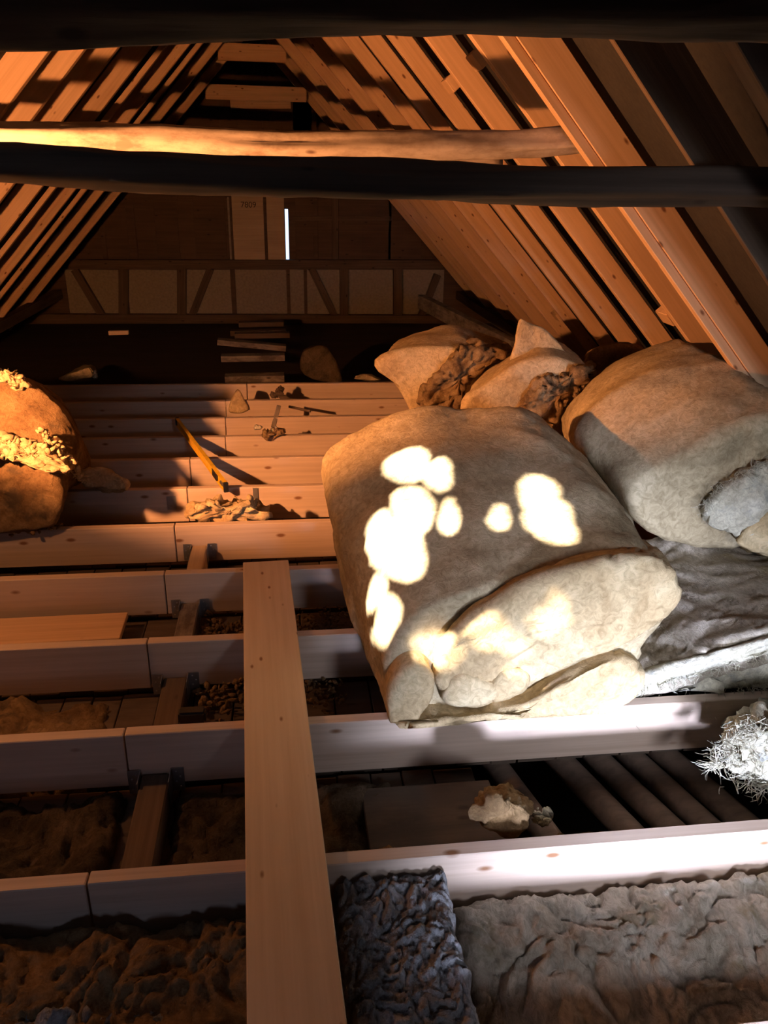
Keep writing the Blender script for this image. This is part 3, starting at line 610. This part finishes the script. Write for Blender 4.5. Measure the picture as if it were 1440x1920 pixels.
o = shards('paper_scrap', [atZ(516, 808, .03)], 4, (.012, .008, .006), .03, M['wpale'], None, 84); tag(o, 'tiny white scrap at the foot of the upright splinter', 'scrap')
timber('wood_scrap', atZ(560, 765, .02)+V((-.08, .05, 0)), atZ(575, 770, .02)+V((.03, -.02, 0)), .02, .02, M['old'], label='short dark stick lying on the tenth joist', cat='wood scrap')
o = shards('wood_scrap', [atZ(520, 736, .02), atZ(530, 738, .02)], 16, (.02, .02, .02), .04, M['old'], None, 85); tag(o, 'dark lump lying on the last joist', 'scrap')

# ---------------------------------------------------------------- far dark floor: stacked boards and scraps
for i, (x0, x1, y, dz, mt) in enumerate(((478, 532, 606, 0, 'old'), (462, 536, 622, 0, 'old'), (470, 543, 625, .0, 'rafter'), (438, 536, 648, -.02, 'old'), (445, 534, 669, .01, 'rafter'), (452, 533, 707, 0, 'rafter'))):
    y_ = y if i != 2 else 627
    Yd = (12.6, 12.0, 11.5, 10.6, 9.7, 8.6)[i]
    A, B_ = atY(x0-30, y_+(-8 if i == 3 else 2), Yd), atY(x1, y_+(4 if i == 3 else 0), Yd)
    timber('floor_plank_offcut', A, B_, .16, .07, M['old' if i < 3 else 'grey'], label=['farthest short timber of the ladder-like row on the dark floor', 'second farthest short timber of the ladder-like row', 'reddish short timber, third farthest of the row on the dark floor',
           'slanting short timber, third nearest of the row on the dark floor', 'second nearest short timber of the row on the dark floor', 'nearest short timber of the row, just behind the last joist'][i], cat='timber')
bm = bmesh.new(); box_bm(.55, .06, .45, .01, (0, 0, .2), bm)
p = atY(600, 700, 8.9); 
A = [atY(565, 655, 9.3), atY(610, 652, 9.3), atY(640, 710, 8.6), atY(590, 712, 8.6)]
o = loft('insulation_batt', [(8.8, ((590, 712), (566, 690), (570, 656), (612, 652), (640, 712))), (9.0, ((590, 712), (566, 690), (570, 656), (612, 652), (640, 712)))], M['wdirty'], None, ny=3, rnd=.03, amp=.02, sc=4, fine=.01, seed=91)
tag(o, 'dim brown sheet leaning on the dark floor behind the last joist', 'insulation')
o = loft('insulation_scrap', [(8.5, ((665, 712), (670, 702), (700, 706), (712, 712))), (8.6, ((665, 712), (670, 702), (700, 706), (712, 712)))], M['wtan'], None, ny=3, rnd=.02, amp=.02, sc=4, fine=.01, seed=92); tag(o, 'low dim scrap on the dark floor left of the small folded batt', 'insulation')
o = loft('insulation_batt', [(8.4, ((110, 712), (150, 690), (172, 686), (176, 712))), (9.2, ((110, 712), (150, 690), (172, 686), (176, 712)))], M['wtan'], None, ny=4, rnd=.03, amp=.03, sc=4, fine=.01, seed=93); tag(o, 'dim pale wool heap on the dark floor at the left', 'insulation')
timber('wood_offcut', atY(204, 624, 10.5), atY(241, 623, 10.5), .06, .05, M['plank'], label='small pale wood offcut alone on the dark floor at the left', cat='wood scrap')
o = shards('plastic_scrap', [atY(177, 695, 8.4), atY(179, 708, 8.4)], 16, (.004, .004, .012), .026, M['nail'], None, 95); tag(o, 'tiny glinting scrap at the edge of the dark floor', 'scrap')
timber('old_beam', atY(790, 565, 11.0), atY(965, 655, 8.0), .10, .18, M['grey'], label='greyish beam slanting down behind the small folded batt', cat='beam')
for s, lab in ((-1, 'long dark wall plate at the foot of the left slope'), (1, 'long dark wall plate at the foot of the right slope')):
    timber('wall_plate', (roofx(s, -.05, -.02), 5.0, -.1), (roofx(s, -.05, -.02), 14.5, -.1), .14, .14, M['old'], label=lab, cat='beam')

# ---------------------------------------------------------------- gable framing
def gt(name, x0, y0, x1, y1, w, mat, label, d=.1, cat='beam', yo=0):
    A, B_ = atY(x0, y0, GY-.02-d/2-yo), atY(x1, y1, GY-.02-d/2-yo)
    return timber(name, A, B_, w, d, M[mat], up=(0, -1, 0), label=label, cat=cat)
gt('gable_beam', 130, 495, 830, 495, .14, 'old', 'horizontal beam across the gable below the hatch', .16)
gt('gable_sill', 70, 596, 860, 598, .14, 'old', 'bottom sill beam of the gable wall', .16)
for x, lab in ((232, 'leftmost upright stud in the lower gable wall'), (341, 'second upright stud from the left in the lower gable wall'), (645, 'upright stud right of the gable centre'), (745, 'rightmost upright stud in the lower gable wall')):
    gt('gable_stud', x, 503, x, 592, .15, 'old', lab, .12)
for a4, lab in (((140, 505, 192, 592), 'slanting brace at the left corner of the gable'), ((395, 503, 360, 592), 'slanting brace leaning left in the gable'), ((584, 503, 627, 592), 'slanting brace leaning right in the gable'), ((820, 515, 790, 592), 'slanting brace at the right corner of the gable')):
    gt('gable_brace', *a4, .12, 'old', lab, .11)
bm = bmesh.new()
for x0, x1 in ((120, 232), (235, 340), (343, 437), (439, 540), (542, 572), (574, 645), (648, 745), (748, 830)):
    A, B_ = atY(x0, 505, GY), atY(x1, 592, GY); box_bm(B_.x-A.x-.02, .02, A.z-B_.z, .004, ((A.x+B_.x)/2, GY-.011, (A.z+B_.z)/2), bm)
tag(obj('trim_1', bm, M['panel']), kind='structure')
bm = bmesh.new()                                 # vertical wall boards above the beam
xs = [150, 205, 262, 341, 428]
for s in (xs, [545, 590, 632, 680, 733, 790]):
    for x0, x1 in zip(s[:-1], s[1:]):
        A, B_ = atY(x0, 100, GY), atY(x1, 490, GY); box_bm(B_.x-A.x-.025, .03, 3.6, .003, ((A.x+B_.x)/2, GY-.016, B_.z+1.8), bm)
for (x0, x1) in ((437, 497), (499, 535), (545, 600)):
    A, B_ = atY(x0, 100, GY), atY(x1, 350, GY); box_bm(B_.x-A.x-.02, .03, 2.2, .003, ((A.x+B_.x)/2, GY-.016, B_.z+1.1), bm)
tag(obj('trim_2', bm, M['gable']), kind='structure')
gt('gable_post', 628, 365, 628, 490, .1, 'old', 'dark upright post right of the gable hatch', .06)
for y_, lab in ((410, 'faint ledge batten across the gable boards right of the hatch'),):
    gt('gable_batten', 548, y_, 735, y_, .08, 'old', lab, .05)
gt('gable_collar', 432, 196, 545, 196, .12, 'rafter', 'dim cross board high on the gable above the hatch', .06)
door = empty('door_1', atY(485, 490, GY-.06)); tag(door, kind='structure')
def dpart(name, x0, x1, y0, y1, mat, d=.04):
    A, B_ = atY(x0, y0, GY-.06), atY(x1, y1, GY-.06)
    o = obj(name, box_bm(B_.x-A.x, d, A.z-B_.z, .006), M[mat], door); o.location = V(((A.x+B_.x)/2, GY-.06, (A.z+B_.z)/2))-V(door.location); return o
dpart('hatch_board', 433.5, 497.5, 362, 491, 'hatch'); dpart('hatch_board', 498.5, 535.5, 362, 491, 'hatch')
dpart('painted_glow_strip', 428.5, 432.5, 370, 490, 'panel', .05)  # pale strip painted in for the faint daylight glow left of the hatch
dpart('hatch_ledge', 430, 540, 355, 364, 'rafter', .08)
c = bpy.data.curves.new('stencil', 'FONT'); c.body = '7809'; c.size = .13; c.extrude = .002; c.align_x = 'CENTER'
t = bpy.data.objects.new('stencilled_number', c); COL.objects.link(t); c.materials.append(M['ink'])
tp = atY(466, 389, GY-.084); t.parent = door; t.location = tp-V(door.location); t.rotation_euler = (pi/2, 0, 0)

# ---------------------------------------------------------------- lamp (just left of the view)
root = empty('work_lamp', (LAMP.x-.12, LAMP.y, 0)); tag(root, 'work lamp on a thin stand left of the torn roll', 'lamp')
b = bmesh.new(); bmesh.ops.create_cone(b, cap_ends=True, segments=12, radius1=.012, radius2=.012, depth=LAMP.z); o = obj('stand', b, M['black'], root); o.location = (-.02, 0, LAMP.z/2)
b = bmesh.new(); bmesh.ops.create_cone(b, cap_ends=True, segments=20, radius1=.06, radius2=.03, depth=.08); o = obj('lamp_head', b, M['yellow'], root); o.rotation_euler = (0, -pi/2, 0); o.location = (.02, 0, LAMP.z)

# ---------------------------------------------------------------- roof boards, with the chinks the sun comes through
bpy.context.view_layer.update()
trees = []
for o in (body, oval, fold, rim):
    mw = Matrix.Translation(V(o.parent.location))
    trees.append(BVHTree.FromPolygons([mw@v.co for v in o.data.vertices], [tuple(p.vertices) for p in o.data.polygons]))
def hit(px, py):
    best = None; d = ray(px, py).normalized()
    for t_ in trees:
        h = t_.ray_cast(EYE, d)
        if h[0] is not None and (best is None or h[3] < best[1]): best = (h[0], h[3])
    return best[0] if best else None
# outlines of the sun spots on the roll (centre, half sizes, turn)
spots = [(764, 873, 44, 32, -.3), (822, 890, 26, 32, .1), (775, 955, 38, 48, -.4), (745, 1030, 52, 62, -.5), (715, 1000, 26, 44, 0),
         (1008, 925, 36, 36, .2), (1030, 975, 46, 40, .5), (1055, 1000, 28, 20, .3), (842, 970, 17, 34, 0), (936, 972, 18, 24, 0),
         (725, 1160, 22, 48, .3), (706, 1110, 16, 38, .3), (820, 1218, 42, 32, 0), (915, 1185, 40, 30, -.4), (965, 1215, 26, 16, -.2), (1030, 1165, 34, 20, -.6), (1048, 1135, 12, 20, 0), (985, 1268, 20, 14, .2), (715, 1190, 18, 22, 0)]
HP = {}
n = V((-1, 0, SL)); dpl = -RX+SL*RZ+DEX
holes = []
for (cx_, cy_, ra, rb, an) in spots:
    poly = []
    for k in range(14):
        th = 2*pi*k/14; r_ = 1+.10*sin(3*th+cx_)
        x, y = ra*cos(th)*r_, rb*sin(th)*r_; h = hit(cx_+x*cos(an)-y*sin(an), cy_+x*sin(an)+y*cos(an))
        if h is None: continue
        t_ = (dpl-n.dot(h))/n.dot(-SUN_DIR); q = h-SUN_DIR*t_; poly.append((q.y, q.z))
    if len(poly) > 4: holes.append(poly)
def inpoly(y, z, P):
    c_ = False; j = len(P)-1
    for i in range(len(P)):
        if (P[i][1] > z) != (P[j][1] > z) and y < (P[j][0]-P[i][0])*(z-P[i][1])/(P[j][1]-P[i][1])+P[i][0]: c_ = not c_
        j = i
    return c_
ys = [p[0] for P in holes for p in P]; zs = [p[1] for P in holes for p in P]
ya, yb, za, zb = min(ys)-.02, max(ys)+.02, min(zs)-.02, min(max(zs)+.02, 3.85)
print('HOLES y %.2f %.2f z %.2f %.2f n=%d' % (ya, yb, za, zb, len(holes)))
bb = [(min(p[0] for p in P), max(p[0] for p in P), min(p[1] for p in P), max(p[1] for p in P)) for P in holes]
def keep(c_): return not any(b0 <= c_.y <= b1 and b2 <= c_.z <= b3 and inpoly(c_.y, c_.z, P) for P, (b0, b1, b2, b3) in zip(holes, bb))
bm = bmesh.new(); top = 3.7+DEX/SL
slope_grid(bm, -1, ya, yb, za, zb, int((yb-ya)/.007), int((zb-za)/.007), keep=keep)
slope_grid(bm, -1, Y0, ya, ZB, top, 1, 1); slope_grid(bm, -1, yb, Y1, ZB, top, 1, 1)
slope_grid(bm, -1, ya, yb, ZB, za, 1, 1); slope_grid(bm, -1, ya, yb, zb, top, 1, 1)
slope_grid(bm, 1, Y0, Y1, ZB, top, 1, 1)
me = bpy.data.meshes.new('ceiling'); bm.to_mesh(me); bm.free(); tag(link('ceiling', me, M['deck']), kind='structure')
